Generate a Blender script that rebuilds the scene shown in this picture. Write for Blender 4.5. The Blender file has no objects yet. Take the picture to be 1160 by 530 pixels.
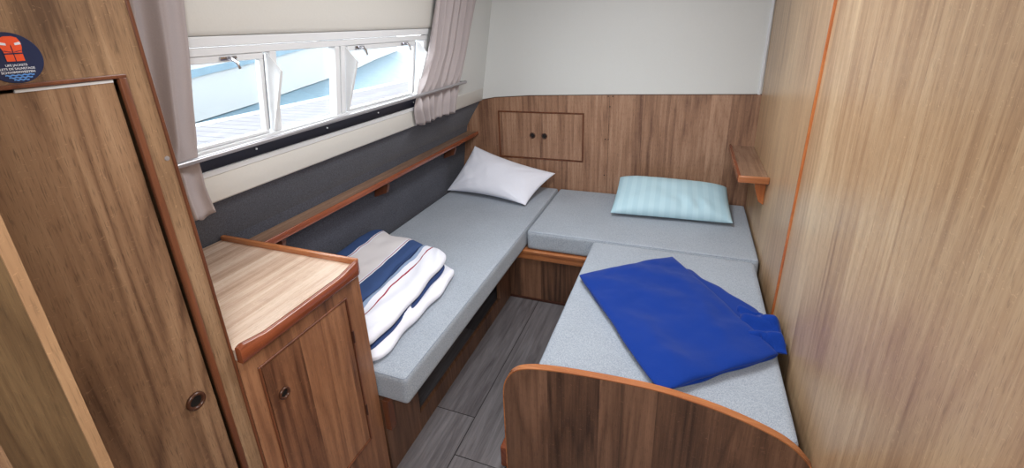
import bpy, bmesh, math, random
from mathutils import Vector, Matrix, noise
random.seed(7)
SC = bpy.context.scene
COL = SC.collection
PI = math.pi

# ------------------------------------------------------------------ materials
def s2l(c):
    return tuple(((v/255)/12.92 if v/255 <= .04045 else ((v/255+.055)/1.055)**2.4) for v in c) + (1,)

def new_mat(name):
    m = bpy.data.materials.new(name); m.use_nodes = True
    nt = m.node_tree
    return m, nt, nt.nodes['Principled BSDF'] if 'Principled BSDF' in nt.nodes else nt.nodes[0]

def N(nt, typ, **kw):
    n = nt.nodes.new(typ)
    for k, v in kw.items():
        if k in n.inputs: n.inputs[k].default_value = v
        else: setattr(n, k, v)
    return n

def math_n(nt, op, a, b=None, c=None):
    n = nt.nodes.new('ShaderNodeMath'); n.operation = op
    for i, v in enumerate((a, b, c)):
        if v is None: continue
        if isinstance(v, (int, float)): n.inputs[i].default_value = v
        else: nt.links.new(v, n.inputs[i])
    return n.outputs[0]

def mixc(nt, fac, a, b, mode='MIX'):
    n = nt.nodes.new('ShaderNodeMix'); n.data_type = 'RGBA'; n.blend_type = mode
    for idx, v in ((0, fac), (6, a), (7, b)):
        if isinstance(v, (int, float)): n.inputs[idx].default_value = v
        elif isinstance(v, tuple): n.inputs[idx].default_value = v
        else: nt.links.new(v, n.inputs[idx])
    return n.outputs[2]

def plain(name, rgb, rough=.5, metal=0, spec=.5, noise_amt=0, nscale=40, bump=0, sheen=0):
    m, nt, b = new_mat(name)
    col = s2l(rgb)
    b.inputs['Base Color'].default_value = col
    b.inputs['Roughness'].default_value = rough
    b.inputs['Metallic'].default_value = metal
    b.inputs['Specular IOR Level'].default_value = spec
    if sheen: b.inputs['Sheen Weight'].default_value = sheen
    tc = N(nt, 'ShaderNodeTexCoord')
    nz = N(nt, 'ShaderNodeTexNoise', Scale=nscale, Detail=4.0)
    nt.links.new(tc.outputs['Object'], nz.inputs['Vector'])
    f = math_n(nt, 'MULTIPLY', math_n(nt, 'SUBTRACT', nz.outputs['Fac'], .5), 2*noise_amt)
    f = math_n(nt, 'ADD', f, 1.0)
    vm = nt.nodes.new('ShaderNodeVectorMath'); vm.operation = 'SCALE'
    vm.inputs[0].default_value = col[:3]; nt.links.new(f, vm.inputs['Scale'])
    nt.links.new(vm.outputs[0], b.inputs['Base Color'])
    if bump:
        bp = N(nt, 'ShaderNodeBump', Strength=bump, Distance=.002)
        nt.links.new(nz.outputs['Fac'], bp.inputs['Height'])
        nt.links.new(bp.outputs[0], b.inputs['Normal'])
    return m

def wood(name, light, mid, dark, grain='z', plank=.09, gloss=.34, scale=1.0, pore=.35, tone=.35, cath=.5, spec=.5, off=0.0):
    """laminate wood: u runs across the grain, v along it"""
    m, nt, b = new_mat(name)
    L = nt.links.new
    tc = N(nt, 'ShaderNodeTexCoord'); sp = N(nt, 'ShaderNodeSeparateXYZ')
    L(tc.outputs['Object'], sp.inputs[0])
    x, y, z = sp.outputs
    if grain == 'z': u, v = math_n(nt, 'ADD', x, y), z
    elif grain == 'y': u, v = math_n(nt, 'ADD', x, z), y
    else: u, v = math_n(nt, 'ADD', y, z), x
    u = math_n(nt, 'ADD', u, 3.17+off)
    idx = math_n(nt, 'FLOOR', math_n(nt, 'DIVIDE', u, plank))
    wn = N(nt, 'ShaderNodeTexWhiteNoise'); wn.noise_dimensions = '1D'; L(idx, wn.inputs['W'])
    rnd = wn.outputs['Value']
    v2 = math_n(nt, 'ADD', v, math_n(nt, 'MULTIPLY', rnd, 5.0))
    def nz(su, sv, detail=4, rough=.55, dist=0.0):
        cb = N(nt, 'ShaderNodeCombineXYZ')
        L(math_n(nt, 'MULTIPLY', u, su*scale), cb.inputs[0]); L(math_n(nt, 'MULTIPLY', v2, sv*scale), cb.inputs[1])
        n = N(nt, 'ShaderNodeTexNoise', Scale=1.0, Detail=float(detail), Roughness=rough, Distortion=dist)
        L(cb.outputs[0], n.inputs['Vector']); return n.outputs['Fac']
    broad = nz(7, .7, 1, .35, 0)
    patch = nz(5, 1.6, 3, .6, .6)
    mid_n = nz(42, 1.3, 4, .6, .35)
    fine = nz(210, 5, 3, .6)
    pores = nz(560, 34, 2, .5)
    fleck = nz(95, 150, 2, .55, 1.6)
    arc = math_n(nt, 'FRACT', math_n(nt, 'MULTIPLY', broad, 13.0))
    ring = math_n(nt, 'POWER', math_n(nt, 'ABSOLUTE', math_n(nt, 'MULTIPLY_ADD', arc, 2.0, -1.0)), 2.0)
    f = math_n(nt, 'MULTIPLY', mid_n, .58)
    f = math_n(nt, 'MULTIPLY_ADD', fine, .24, f)
    f = math_n(nt, 'MULTIPLY_ADD', ring, -.13*cath, f)
    f = math_n(nt, 'ADD', f, .12)
    f = math_n(nt, 'MULTIPLY_ADD', math_n(nt, 'SUBTRACT', patch, .5), .42, f)
    f = math_n(nt, 'MULTIPLY_ADD', math_n(nt, 'SUBTRACT', rnd, .5), tone*.5, f)
    cr = N(nt, 'ShaderNodeValToRGB')
    e = cr.color_ramp.elements
    e[0].position = .27; e[0].color = s2l(dark)
    e[1].position = .70; e[1].color = s2l(light)
    k = e.new(.48); k.color = s2l(mid)
    L(f, cr.inputs[0])
    pm = N(nt, 'ShaderNodeMapRange'); pm.inputs[1].default_value = .30; pm.inputs[2].default_value = .45
    pm.inputs[3].default_value = pore; pm.inputs[4].default_value = 0
    L(pores, pm.inputs[0])
    c = mixc(nt, pm.outputs[0], cr.outputs[0], s2l(tuple(q*.62 for q in dark)))
    fm = N(nt, 'ShaderNodeMapRange'); fm.inputs[1].default_value = .64; fm.inputs[2].default_value = .70
    fm.inputs[3].default_value = 0; fm.inputs[4].default_value = .22
    L(fleck, fm.inputs[0])
    c = mixc(nt, fm.outputs[0], c, s2l(tuple(min(255, q*1.18) for q in light)))
    L(c, b.inputs['Base Color'])
    b.inputs['Roughness'].default_value = gloss
    b.inputs['Specular IOR Level'].default_value = spec
    bp = N(nt, 'ShaderNodeBump', Strength=.12, Distance=.001)
    L(fine, bp.inputs['Height']); L(bp.outputs[0], b.inputs['Normal'])
    return m

def melange(name, a, b_, rough=.9, scale=1.0):
    m, nt, b = new_mat(name); L = nt.links.new
    tc = N(nt, 'ShaderNodeTexCoord')
    mp = N(nt, 'ShaderNodeMapping'); mp.inputs['Scale'].default_value = (1.0, .35, 1.0)
    mp2 = N(nt, 'ShaderNodeMapping'); mp2.inputs['Scale'].default_value = (.35, 1.0, .35)
    L(tc.outputs['Object'], mp.inputs[0]); L(tc.outputs['Object'], mp2.inputs[0])
    n1 = N(nt, 'ShaderNodeTexNoise', Scale=420.0*scale, Detail=2.0); n2 = N(nt, 'ShaderNodeTexNoise', Scale=420.0*scale, Detail=2.0)
    L(mp.outputs[0], n1.inputs['Vector']); L(mp2.outputs[0], n2.inputs['Vector'])
    big = N(nt, 'ShaderNodeTexNoise', Scale=5.0, Detail=3.0); L(tc.outputs['Object'], big.inputs['Vector'])
    f = math_n(nt, 'ADD', math_n(nt, 'MULTIPLY', n1.outputs['Fac'], .5), math_n(nt, 'MULTIPLY', n2.outputs['Fac'], .5))
    f = math_n(nt, 'ADD', f, math_n(nt, 'MULTIPLY', math_n(nt, 'SUBTRACT', big.outputs['Fac'], .5), .12))
    cr = N(nt, 'ShaderNodeValToRGB'); cr.color_ramp.elements[0].position = .38; cr.color_ramp.elements[1].position = .62
    cr.color_ramp.elements[0].color = s2l(a); cr.color_ramp.elements[1].color = s2l(b_)
    L(f, cr.inputs[0]); L(cr.outputs[0], b.inputs['Base Color'])
    b.inputs['Roughness'].default_value = rough
    b.inputs['Specular IOR Level'].default_value = .15
    b.inputs['Sheen Weight'].default_value = .15
    bp = N(nt, 'ShaderNodeBump', Strength=.35, Distance=.001)
    L(f, bp.inputs['Height']); L(bp.outputs[0], b.inputs['Normal'])
    return m

M = {}
M['wall_oak_lit'] = wood('wall_oak_lit', (206,178,142), (180,148,114), (140,106,78), plank=.14, gloss=0.33, tone=0.3, cath=.5)  # lit copy of the cabin laminate, bright light put into the colour
M['back_oak'] = wood('back_oak', (178,142,116), (146,110,86), (92,62,48), plank=.105, gloss=.42, tone=0.45, cath=.6, pore=.45)
M['wardrobe_oak'] = wood('wardrobe_oak', (170,140,110), (142,112,84), (92,68,50), plank=.31, gloss=.36, tone=.2, cath=1.1, pore=.5)
M['door_oak'] = wood('door_oak', (164,132,102), (136,104,78), (86,60,44), plank=.41, gloss=.36, tone=.2, cath=1.4, pore=.5, off=.13)
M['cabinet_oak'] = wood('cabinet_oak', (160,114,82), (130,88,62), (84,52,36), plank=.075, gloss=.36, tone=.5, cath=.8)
M['counter_oak_glare'] = wood('counter_oak_glare', (222,200,180), (200,172,150), (156,124,102), grain='y', plank=.045, gloss=0.22, tone=0.3, cath=.4, pore=.25, spec=.9)  # paler than the wood itself, window glare is mixed into the colour
M['foot_oak_shaded'] = wood('foot_oak_shaded', (140,104,82), (106,76,58), (66,45,34), plank=.16, gloss=.42, tone=.45, cath=.9)  # same laminate as the right wall, darkened for the footboard's shade
M['base_walnut'] = wood('base_walnut', (130,94,72), (100,70,52), (62,42,32), plank=.12, gloss=.45, tone=.5, cath=.8)
M['bulkhead_oak'] = wood('bulkhead_oak', (128,104,72), (100,78,52), (66,48,30), plank=.5, gloss=.45, scale=.9, tone=.1, cath=1.0, pore=.7)
M['mahogany'] = wood('mahogany', (156,86,54), (122,62,38), (84,42,26), grain='y', plank=.5, gloss=.2, tone=.1, cath=.3, pore=.15, spec=.7)
M['mahogany_up'] = wood('mahogany_up', (124,74,48), (94,54,36), (64,34,24), grain='z', plank=.5, gloss=.28, tone=.1, cath=.3, pore=.15)
M['orange_edge'] = wood('orange_edge', (192,128,82), (162,100,62), (120,70,42), grain='x', plank=.5, gloss=.22, tone=.1, cath=.3, pore=.1, spec=.7)
M['orange_up'] = wood('orange_up', (206,132,76), (176,100,54), (128,66,36), grain='z', plank=.5, gloss=.22, tone=.1, cath=.3, pore=.1, spec=.7)
M['shelf_wood'] = wood('shelf_wood', (164,132,108), (134,104,84), (92,68,54), grain='y', plank=.5, gloss=0.22, tone=.1, cath=.5)
M['edge_pale'] = wood('edge_pale', (164,132,98), (142,110,80), (110,80,56), plank=.5, gloss=.45, tone=.1, cath=.3)
M['dark_edge'] = plain('dark_edge', (62,34,24), .4, noise_amt=.2)
M['vinyl'] = plain('white_vinyl', (206,208,206), .55, noise_amt=.03, nscale=200, bump=.15)
M['cream'] = plain('cream_vinyl', (200,198,192), .42, noise_amt=.03, nscale=150, bump=.1)
M['ceiling'] = plain('ceiling_vinyl', (215,213,208), .6, noise_amt=.02)
M['dark_fabric'] = melange('dark_hull_lining', (56,57,66), (86,89,100))
M['cushion'] = melange('cushion_weave', (138,147,158), (172,180,190), scale=1.35)
M['piping'] = melange('cushion_piping', (116,126,140), (150,158,170))
M['black'] = plain('shade_black', (8,7,8), 1, spec=0)  # near-black colour for the shade inside the berth recess
M['navy_trim'] = plain('navy_trim', (22,24,38), .5)
M['alu'] = plain('white_aluminium', (214,216,218), .32, metal=.0, noise_amt=.02)
M['alu_shade'] = plain('grey_aluminium', (150,153,158), .3, metal=.6)
M['chrome'] = plain('chrome', (190,190,195), .2, metal=1)
M['rod'] = plain('grey_rod', (168,166,170), .3, metal=.55)
M['hole'] = plain('hole_dark', (14,10,9), .7)
M['ring'] = plain('dark_ring', (74,44,30), .3, noise_amt=.15)
M['white_pillow'] = plain('white_cotton', (230,234,246), .85, noise_amt=.02, nscale=90, bump=.15, spec=.2)
M['curtain'] = plain('taupe_curtain', (170,161,161), .9, noise_amt=.06, nscale=300, bump=.2, spec=.15)
M['blue'] = plain('blue_fleece', (8,50,134), .85, noise_amt=.10, nscale=260, bump=.5, spec=.15, sheen=.12)
M['sticker_blue'] = plain('sticker_navy', (20,36,74), .4)
M['sticker_orange'] = plain('sticker_orange', (235,84,40), .45)
M['sticker_white'] = plain('sticker_white', (225,230,238), .45)
M['sticker_wave'] = plain('sticker_wave', (92,150,220), .45)
M['hull_white'] = plain('gelcoat_white', (142,144,146), .5, spec=.1)
M['hull_blue'] = plain('hull_blue', (82,104,118), .6, noise_amt=.25, nscale=4)
M['kerb'] = plain('jetty_kerb', (138,140,143), .6, spec=.1)

# light-blue satin-stripe pillow
def stripe_pillow():
    m, nt, b = new_mat('pale_blue_stripe'); L = nt.links.new
    uv = N(nt, 'ShaderNodeUVMap'); sp = N(nt, 'ShaderNodeSeparateXYZ'); L(uv.outputs[0], sp.inputs[0])
    f = math_n(nt, 'FRACT', math_n(nt, 'MULTIPLY', sp.outputs[0], 11.0))
    g = math_n(nt, 'GREATER_THAN', f, .5)
    c = mixc(nt, g, s2l((176,209,222)), s2l((184,215,227)))
    L(c, b.inputs['Base Color'])
    L(math_n(nt, 'MULTIPLY_ADD', g, -.25, .8), b.inputs['Roughness'])
    b.inputs['Specular IOR Level'].default_value = .3
    return m
M['blue_pillow'] = stripe_pillow()

def duvet_mat(name, bands):
    """bands: list of (start, rgb) across the cloth"""
    m, nt, b = new_mat(name); L = nt.links.new
    uv = N(nt, 'ShaderNodeUVMap'); sp = N(nt, 'ShaderNodeSeparateXYZ'); L(uv.outputs[0], sp.inputs[0])
    nz = N(nt, 'ShaderNodeTexNoise', Scale=6.0, Detail=2.0); L(uv.outputs[0], nz.inputs['Vector'])
    u = math_n(nt, 'ADD', sp.outputs[0], math_n(nt, 'MULTIPLY', math_n(nt, 'SUBTRACT', nz.outputs['Fac'], .5), .03))
    cr = N(nt, 'ShaderNodeValToRGB'); cr.color_ramp.interpolation = 'CONSTANT'
    e = cr.color_ramp.elements
    e[0].position = 0; e[0].color = s2l(bands[0][1])
    e[1].position = bands[1][0]; e[1].color = s2l(bands[1][1])
    for p, c in bands[2:]:
        k = e.new(p); k.color = s2l(c)
    L(u, cr.inputs[0]); L(cr.outputs[0], b.inputs['Base Color'])
    b.inputs['Roughness'].default_value = .85; b.inputs['Specular IOR Level'].default_value = .2
    return m
WH, NV, RD, CR_, LB = (226,228,238), (56,78,122), (150,40,66), (220,216,218), (140,160,190)
# u = 0 at the wall side, 1 at the aisle side
M['duvet_top'] = duvet_mat('duvet_top', [(0,NV),(.163,WH),(.174,RD),(.183,WH),(.2,CR_),(.515,WH),(.528,RD),(.537,WH),(.552,NV),(.70,(36,52,88)),(.715,LB),(.75,WH),(.80,RD),(.810,WH)])
M['duvet_low'] = duvet_mat('duvet_low', [(0,WH),(.5,(216,220,230)),(.9,WH)])
M['duvet_navy'] = plain('duvet_navy', (48,66,108), .85, spec=.2)

def floor_mat():
    m, nt, b = new_mat('grey_plank_floor'); L = nt.links.new
    tc = N(nt, 'ShaderNodeTexCoord'); sp = N(nt, 'ShaderNodeSeparateXYZ'); L(tc.outputs['Object'], sp.inputs[0])
    x, y, z = sp.outputs
    u = math_n(nt, 'ADD', x, 3.74); W = .2
    ud = math_n(nt, 'DIVIDE', u, W); iu = math_n(nt, 'FLOOR', ud); fu = math_n(nt, 'FRACT', ud)
    w1 = N(nt, 'ShaderNodeTexWhiteNoise'); w1.noise_dimensions = '1D'; L(iu, w1.inputs['W'])
    vd = math_n(nt, 'DIVIDE', math_n(nt, 'ADD', y, math_n(nt, 'MULTIPLY', w1.outputs['Value'], 1.3)), 1.22)
    iv = math_n(nt, 'FLOOR', vd); fv = math_n(nt, 'FRACT', vd)
    cb = N(nt, 'ShaderNodeCombineXYZ'); L(iu, cb.inputs[0]); L(iv, cb.inputs[1])
    w2 = N(nt, 'ShaderNodeTexWhiteNoise'); w2.noise_dimensions = '3D'; L(cb.outputs[0], w2.inputs['Vector'])
    cg = N(nt, 'ShaderNodeCombineXYZ'); L(math_n(nt, 'MULTIPLY', x, 45.0), cg.inputs[0]); L(math_n(nt, 'MULTIPLY', y, 3.0), cg.inputs[1]); L(math_n(nt,'MULTIPLY',w2.outputs['Value'],20.0), cg.inputs[2])
    n1 = N(nt, 'ShaderNodeTexNoise', Scale=1.0, Detail=6.0, Roughness=.65, Distortion=.8); L(cg.outputs[0], n1.inputs['Vector'])
    f = math_n(nt, 'ADD', math_n(nt, 'MULTIPLY', n1.outputs['Fac'], .8), math_n(nt, 'MULTIPLY', math_n(nt, 'SUBTRACT', w2.outputs['Value'], .3), .3))
    cr = N(nt, 'ShaderNodeValToRGB'); e = cr.color_ramp.elements
    e[0].position = .25; e[0].color = s2l((64,59,61)); e[1].position = .78; e[1].color = s2l((128,124,126))
    L(f, cr.inputs[0])
    g = math_n(nt, 'MAXIMUM', math_n(nt, 'LESS_THAN', fu, .018), math_n(nt, 'LESS_THAN', fv, .003))
    c = mixc(nt, g, cr.outputs[0], s2l((40,36,36)))
    L(c, b.inputs['Base Color']); b.inputs['Roughness'].default_value = .42
    return m
M['floor'] = floor_mat()

def jetty_mat():
    m, nt, b = new_mat('jetty_planks'); L = nt.links.new
    tc = N(nt, 'ShaderNodeTexCoord'); sp = N(nt, 'ShaderNodeSeparateXYZ'); L(tc.outputs['Object'], sp.inputs[0])
    f = math_n(nt, 'FRACT', math_n(nt, 'DIVIDE', sp.outputs[1], .14))
    g = math_n(nt, 'LESS_THAN', f, .08)
    nz = N(nt, 'ShaderNodeTexNoise', Scale=8.0, Detail=4.0); L(tc.outputs['Object'], nz.inputs['Vector'])
    c = mixc(nt, nz.outputs['Fac'], s2l((94,93,96)), s2l((106,104,108)))
    c = mixc(nt, g, c, s2l((74,73,78)))
    b.inputs['Specular IOR Level'].default_value = 0
    L(c, b.inputs['Base Color']); b.inputs['Roughness'].default_value = .8
    return m
M['jetty'] = jetty_mat()

def water_mat():
    m, nt, b = new_mat('water'); L = nt.links.new
    b.inputs['Base Color'].default_value = s2l((70,90,102)); b.inputs['Roughness'].default_value = .5; b.inputs['Specular IOR Level'].default_value = .1
    tc = N(nt, 'ShaderNodeTexCoord')
    nz = N(nt, 'ShaderNodeTexNoise', Scale=2.5, Detail=4.0); L(tc.outputs['Object'], nz.inputs['Vector'])
    bp = N(nt, 'ShaderNodeBump', Strength=.5, Distance=.05); L(nz.outputs['Fac'], bp.inputs['Height']); L(bp.outputs[0], b.inputs['Normal'])
    return m
M['water'] = water_mat()

def glass_mat():
    m = bpy.data.materials.new('window_glass'); m.use_nodes = True; nt = m.node_tree; nt.nodes.clear(); L = nt.links.new
    out = N(nt, 'ShaderNodeOutputMaterial'); mx = N(nt, 'ShaderNodeMixShader')
    tr = N(nt, 'ShaderNodeBsdfTransparent'); tr.inputs[0].default_value = (.96,.98,.98,1)
    gl = N(nt, 'ShaderNodeBsdfGlossy', Roughness=.02)
    lw = N(nt, 'ShaderNodeLayerWeight', Blend=.5)
    fr = math_n(nt, 'MULTIPLY_ADD', math_n(nt, 'POWER', lw.outputs['Facing'], 5.0), .6, .035)
    L(fr, mx.inputs[0]); L(tr.outputs[0], mx.inputs[1]); L(gl.outputs[0], mx.inputs[2]); L(mx.outputs[0], out.inputs[0])
    return m
M['glass'] = glass_mat()

# ------------------------------------------------------------------ mesh helpers
def bx(bm, x0, x1, y0, y1, z0, z1, bev=0, seg=2, mi=0):
    vs = [bm.verts.new(p) for p in ((x0,y0,z0),(x1,y0,z0),(x1,y1,z0),(x0,y1,z0),(x0,y0,z1),(x1,y0,z1),(x1,y1,z1),(x0,y1,z1))]
    fs = [bm.faces.new([vs[i] for i in q]) for q in ((0,3,2,1),(4,5,6,7),(0,1,5,4),(1,2,6,5),(2,3,7,6),(3,0,4,7))]
    for f in fs: f.material_index = mi
    if bev:
        es = {e for f in fs for e in f.edges}
        r = bmesh.ops.bevel(bm, geom=list(es), offset=bev, segments=seg, affect='EDGES', profile=.5)
        for f in r['faces']: f.material_index = mi
    return vs

def hexa(bm, pts, bev=0, seg=2):
    """8 points: bottom ring 4, top ring 4"""
    vs = [bm.verts.new(p) for p in pts]
    fs = [bm.faces.new([vs[i] for i in q]) for q in ((0,3,2,1),(4,5,6,7),(0,1,5,4),(1,2,6,5),(2,3,7,6),(3,0,4,7))]
    if bev:
        es = {e for f in fs for e in f.edges}
        bmesh.ops.bevel(bm, geom=list(es), offset=bev, segments=seg, affect='EDGES', profile=.5)
    return vs

def prism(bm, outline, d, cap=True):
    """outline: list of 3-D points; d: extrusion vector"""
    d = Vector(d)
    a = [bm.verts.new(p) for p in outline]; b = [bm.verts.new(Vector(p)+d) for p in outline]
    n = len(a)
    fa = bm.faces.new(a); fb = bm.faces.new(b[::-1])
    for i in range(n):
        bm.faces.new((a[i], b[i], b[(i+1) % n], a[(i+1) % n]))
    bmesh.ops.recalc_face_normals(bm, faces=bm.faces[:])

def tube(bm, pts, r, seg=10):
    pts = [Vector(p) for p in pts]; rings = []
    rr = r if isinstance(r, (list, tuple)) else [r]*len(pts)
    for i, p in enumerate(pts):
        t = (pts[min(i+1, len(pts)-1)]-pts[max(i-1, 0)]).normalized()
        a = t.cross(Vector((0,0,1)) if abs(t.z) < .9 else Vector((1,0,0))).normalized(); c = t.cross(a)
        rings.append([bm.verts.new(p+(a*math.cos(2*PI*k/seg)+c*math.sin(2*PI*k/seg))*rr[i]) for k in range(seg)])
    for i in range(len(rings)-1):
        for k in range(seg):
            bm.faces.new((rings[i][k], rings[i][(k+1) % seg], rings[i+1][(k+1) % seg], rings[i+1][k]))
    bm.faces.new(rings[0][::-1]); bm.faces.new(rings[-1])

def lathe(bm, prof, c, axis, seg=28):
    """prof: (radius, along axis) closed solid of revolution about axis through c"""
    c = Vector(c); ax = Vector(axis).normalized()
    a = ax.cross(Vector((0,0,1)) if abs(ax.z) < .9 else Vector((1,0,0))).normalized(); b = ax.cross(a)
    rings = []
    for r, h in prof:
        if r < 1e-6: rings.append([bm.verts.new(c+ax*h)])
        else: rings.append([bm.verts.new(c+ax*h+(a*math.cos(2*PI*k/seg)+b*math.sin(2*PI*k/seg))*r) for k in range(seg)])
    for i in range(len(rings)-1):
        A, B = rings[i], rings[i+1]
        for k in range(seg):
            k2 = (k+1) % seg
            if len(A) == 1: bm.faces.new((A[0], B[k2], B[k]))
            elif len(B) == 1: bm.faces.new((A[k], A[k2], B[0]))
            else: bm.faces.new((A[k], A[k2], B[k2], B[k]))
    bmesh.ops.recalc_face_normals(bm, faces=bm.faces[:])

def wpos(o):
    p = Vector((0,0,0))
    while o: p += o.location; o = o.parent
    return p

def ob(name, bm, mat, parent=None, smooth=False, mods=None, base=None):
    """one mesh object; geometry is given in room coordinates"""
    me = bpy.data.meshes.new(name)
    if parent is not None: org = wpos(parent)
    else:
        xs = [v.co for v in bm.verts]
        org = Vector(base) if base else Vector(((min(v.x for v in xs)+max(v.x for v in xs))/2, (min(v.y for v in xs)+max(v.y for v in xs))/2, min(v.z for v in xs)))
    # children keep their own origin at their centre, so that each part has a sensible pivot
    if parent is not None:
        xs = [v.co for v in bm.verts]
        ctr = Vector(((min(v.x for v in xs)+max(v.x for v in xs))/2, (min(v.y for v in xs)+max(v.y for v in xs))/2, (min(v.z for v in xs)+max(v.z for v in xs))/2))
    else: ctr = org
    for v in bm.verts: v.co -= ctr
    bm.to_mesh(me); bm.free()
    for m_ in (mat if isinstance(mat, (list, tuple)) else [mat]): me.materials.append(m_)
    o = bpy.data.objects.new(name, me); COL.objects.link(o)
    if parent is not None:
        o.parent = parent; o.location = ctr-org
    else: o.location = ctr
    if smooth:
        for p in me.polygons: p.use_smooth = True
        if smooth == 'auto':
            me.set_sharp_from_angle(angle=math.radians(38))
    return o

def thing(name, label, cat, loc=(0,0,0), group=None):
    o = bpy.data.objects.new(name, None); COL.objects.link(o); o.location = loc; o.empty_display_size = .05
    return tag(o, label, cat, group)

def tag(o, label, cat, group=None, kind=None):
    o['label'] = label; o['category'] = cat
    if group: o['group'] = group
    if kind: o['kind'] = kind
    return o

def struct(o, label=None, cat=None):
    o['kind'] = 'structure'
    if label: o['label'] = label
    if cat: o['category'] = cat
    return o

def sroot(name, loc, label, cat):
    o = bpy.data.objects.new(name, None); COL.objects.link(o); o.location = loc; o.empty_display_size = .05
    return struct(o, label, cat)

def B(): return bmesh.new()

# ------------------------------------------------------------------ camera (solved from the photograph's vanishing points)
F, YAW, PIT, ROL, CY = 508.814, .375273, .338334, -.037619, 208.765
fwd = Vector((-math.sin(YAW)*math.cos(PIT), math.cos(YAW)*math.cos(PIT), -math.sin(PIT)))
rt = Vector((math.cos(YAW), math.sin(YAW), 0)); up = rt.cross(fwd)
R_ = rt*math.cos(ROL)+up*math.sin(ROL); U_ = -rt*math.sin(ROL)+up*math.cos(ROL)
cam = bpy.data.objects.new('camera', bpy.data.cameras.new('camera')); COL.objects.link(cam)
mw = Matrix.Identity(4)
for i in range(3):
    mw[i][0] = R_[i]; mw[i][1] = U_[i]; mw[i][2] = -fwd[i]
mw[2][3] = 1.5
cam.matrix_world = mw
cam.data.sensor_width = 36; cam.data.lens = 36*F/1160
cam.data.shift_y = (CY-265)/1160
cam.data.clip_start = .02
SC.camera = cam

# ------------------------------------------------------------------ the room
YB = 2.812      # back wall
CEIL = 1.95
def wx(z): return -1.305+.17*(z-1.03)     # inner face of the tumblehome cabin side
def wslab(bm, y0, y1, z0, z1, t=.03, off=0.0, bev=0, seg=2):
    a, b = wx(z0)+off, wx(z1)+off
    return hexa(bm, [(a-t,y0,z0),(a,y0,z0),(a,y1,z0),(a-t,y1,z0),(b-t,y0,z1),(b,y0,z1),(b,y1,z1),(b-t,y1,z1)], bev, seg)

b = B(); bx(b, -1.56, .45, -.7, 2.9, -.04, 0); struct(ob('floor', b, M['floor']))
b = B(); bx(b, -1.45, .45, -.7, 2.9, CEIL, CEIL+.03); struct(ob('ceiling', b, M['ceiling']))

b = B(); bx(b, -1.5, .45, -.76, -.70, 0, CEIL+.03); struct(ob('rear_light_block', b, M['cream']))  # unseen panel added behind the camera to cut daylight from there
# right wall
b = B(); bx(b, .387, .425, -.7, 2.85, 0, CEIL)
struct(ob('wall_right', b, M['wall_oak_lit']))
b = B()
P0, P1 = Vector((.386,1.727,.40)), Vector((.386,1.640,1.94))
w = .0075
hexa(b, [(.389,P0.y-w,P0.z),(.380,P0.y-w*.6,P0.z),(.380,P0.y+w*.6,P0.z),(.389,P0.y+w,P0.z),
         (.389,P1.y-w,P1.z),(.380,P1.y-w*.6,P1.z),(.380,P1.y+w*.6,P1.z),(.389,P1.y+w,P1.z)], .002)
struct(ob('trim_1', b, M['orange_up']))

# back wall: white upper, wood panelling below with a gently rising top edge
root = sroot('wall_back', (-.5,YB,0), 'rear bulkhead of the cabin, wood below and white above', 'wall')
b = B(); bx(b, -1.56, .43, YB+.004, YB+.05, 0, CEIL)
ob('upper_lining', b, M['vinyl'], root)
def ptop(x):
    pts = [(-1.56,1.0),(-1.305,1.032),(-1.212,1.049),(-.96,1.066),(-.391,1.081),(.361,1.096),(.39,1.097)]
    for (a, za), (c, zc) in zip(pts, pts[1:]):
        if a <= x <= c: return za+(zc-za)*(x-a)/(c-a)
    return pts[-1][1]
b = B()
xs = [-1.55+i*(1.937/40) for i in range(41)]
prism(b, [(xs[0],YB,0.0),(xs[-1],YB,0.0)]+[(x,YB,ptop(x)) for x in xs[::-1]], (0,.006,0))
ob('wood_panelling', b, M['back_oak'], root)
b = B()
prism(b, [(x,YB-.001,ptop(x)-.001) for x in xs[5:]]+[(x,YB-.001,ptop(x)+.003) for x in xs[:4:-1]], (0,.006,0))
ob('panelling_top_edge', b, M['dark_edge'], root)
b = B(); bx(b, -.4405, -.4385, YB-.0006, YB+.002, .44, 1.08); ob('panel_seam', b, M['dark_edge'], root)
for px, pz in ((-.449,1.072),(-.422,1.072),(-.437,1.008),(-.458,.80),(-.440,.80),(-.458,.56)):
    b = B(); lathe(b, [(0,-.002),(.0032,-.0015),(.0038,0),(.0038,.002)], (px,YB,pz), (0,1,0), 10); ob('screw', b, M['hole'], root)
b = B()
hexa(b, [(.366,YB-.006,1.097),(.378,YB-.006,1.097),(.378,YB+.004,1.097),(.366,YB+.004,1.097),
         (.398-.014,YB-.006,CEIL-.002),(.384,YB-.006,CEIL-.002),(.384,YB+.004,CEIL-.002),(.374,YB+.004,CEIL-.002)])
struct(ob('trim_2', b, M['alu']))

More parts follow.
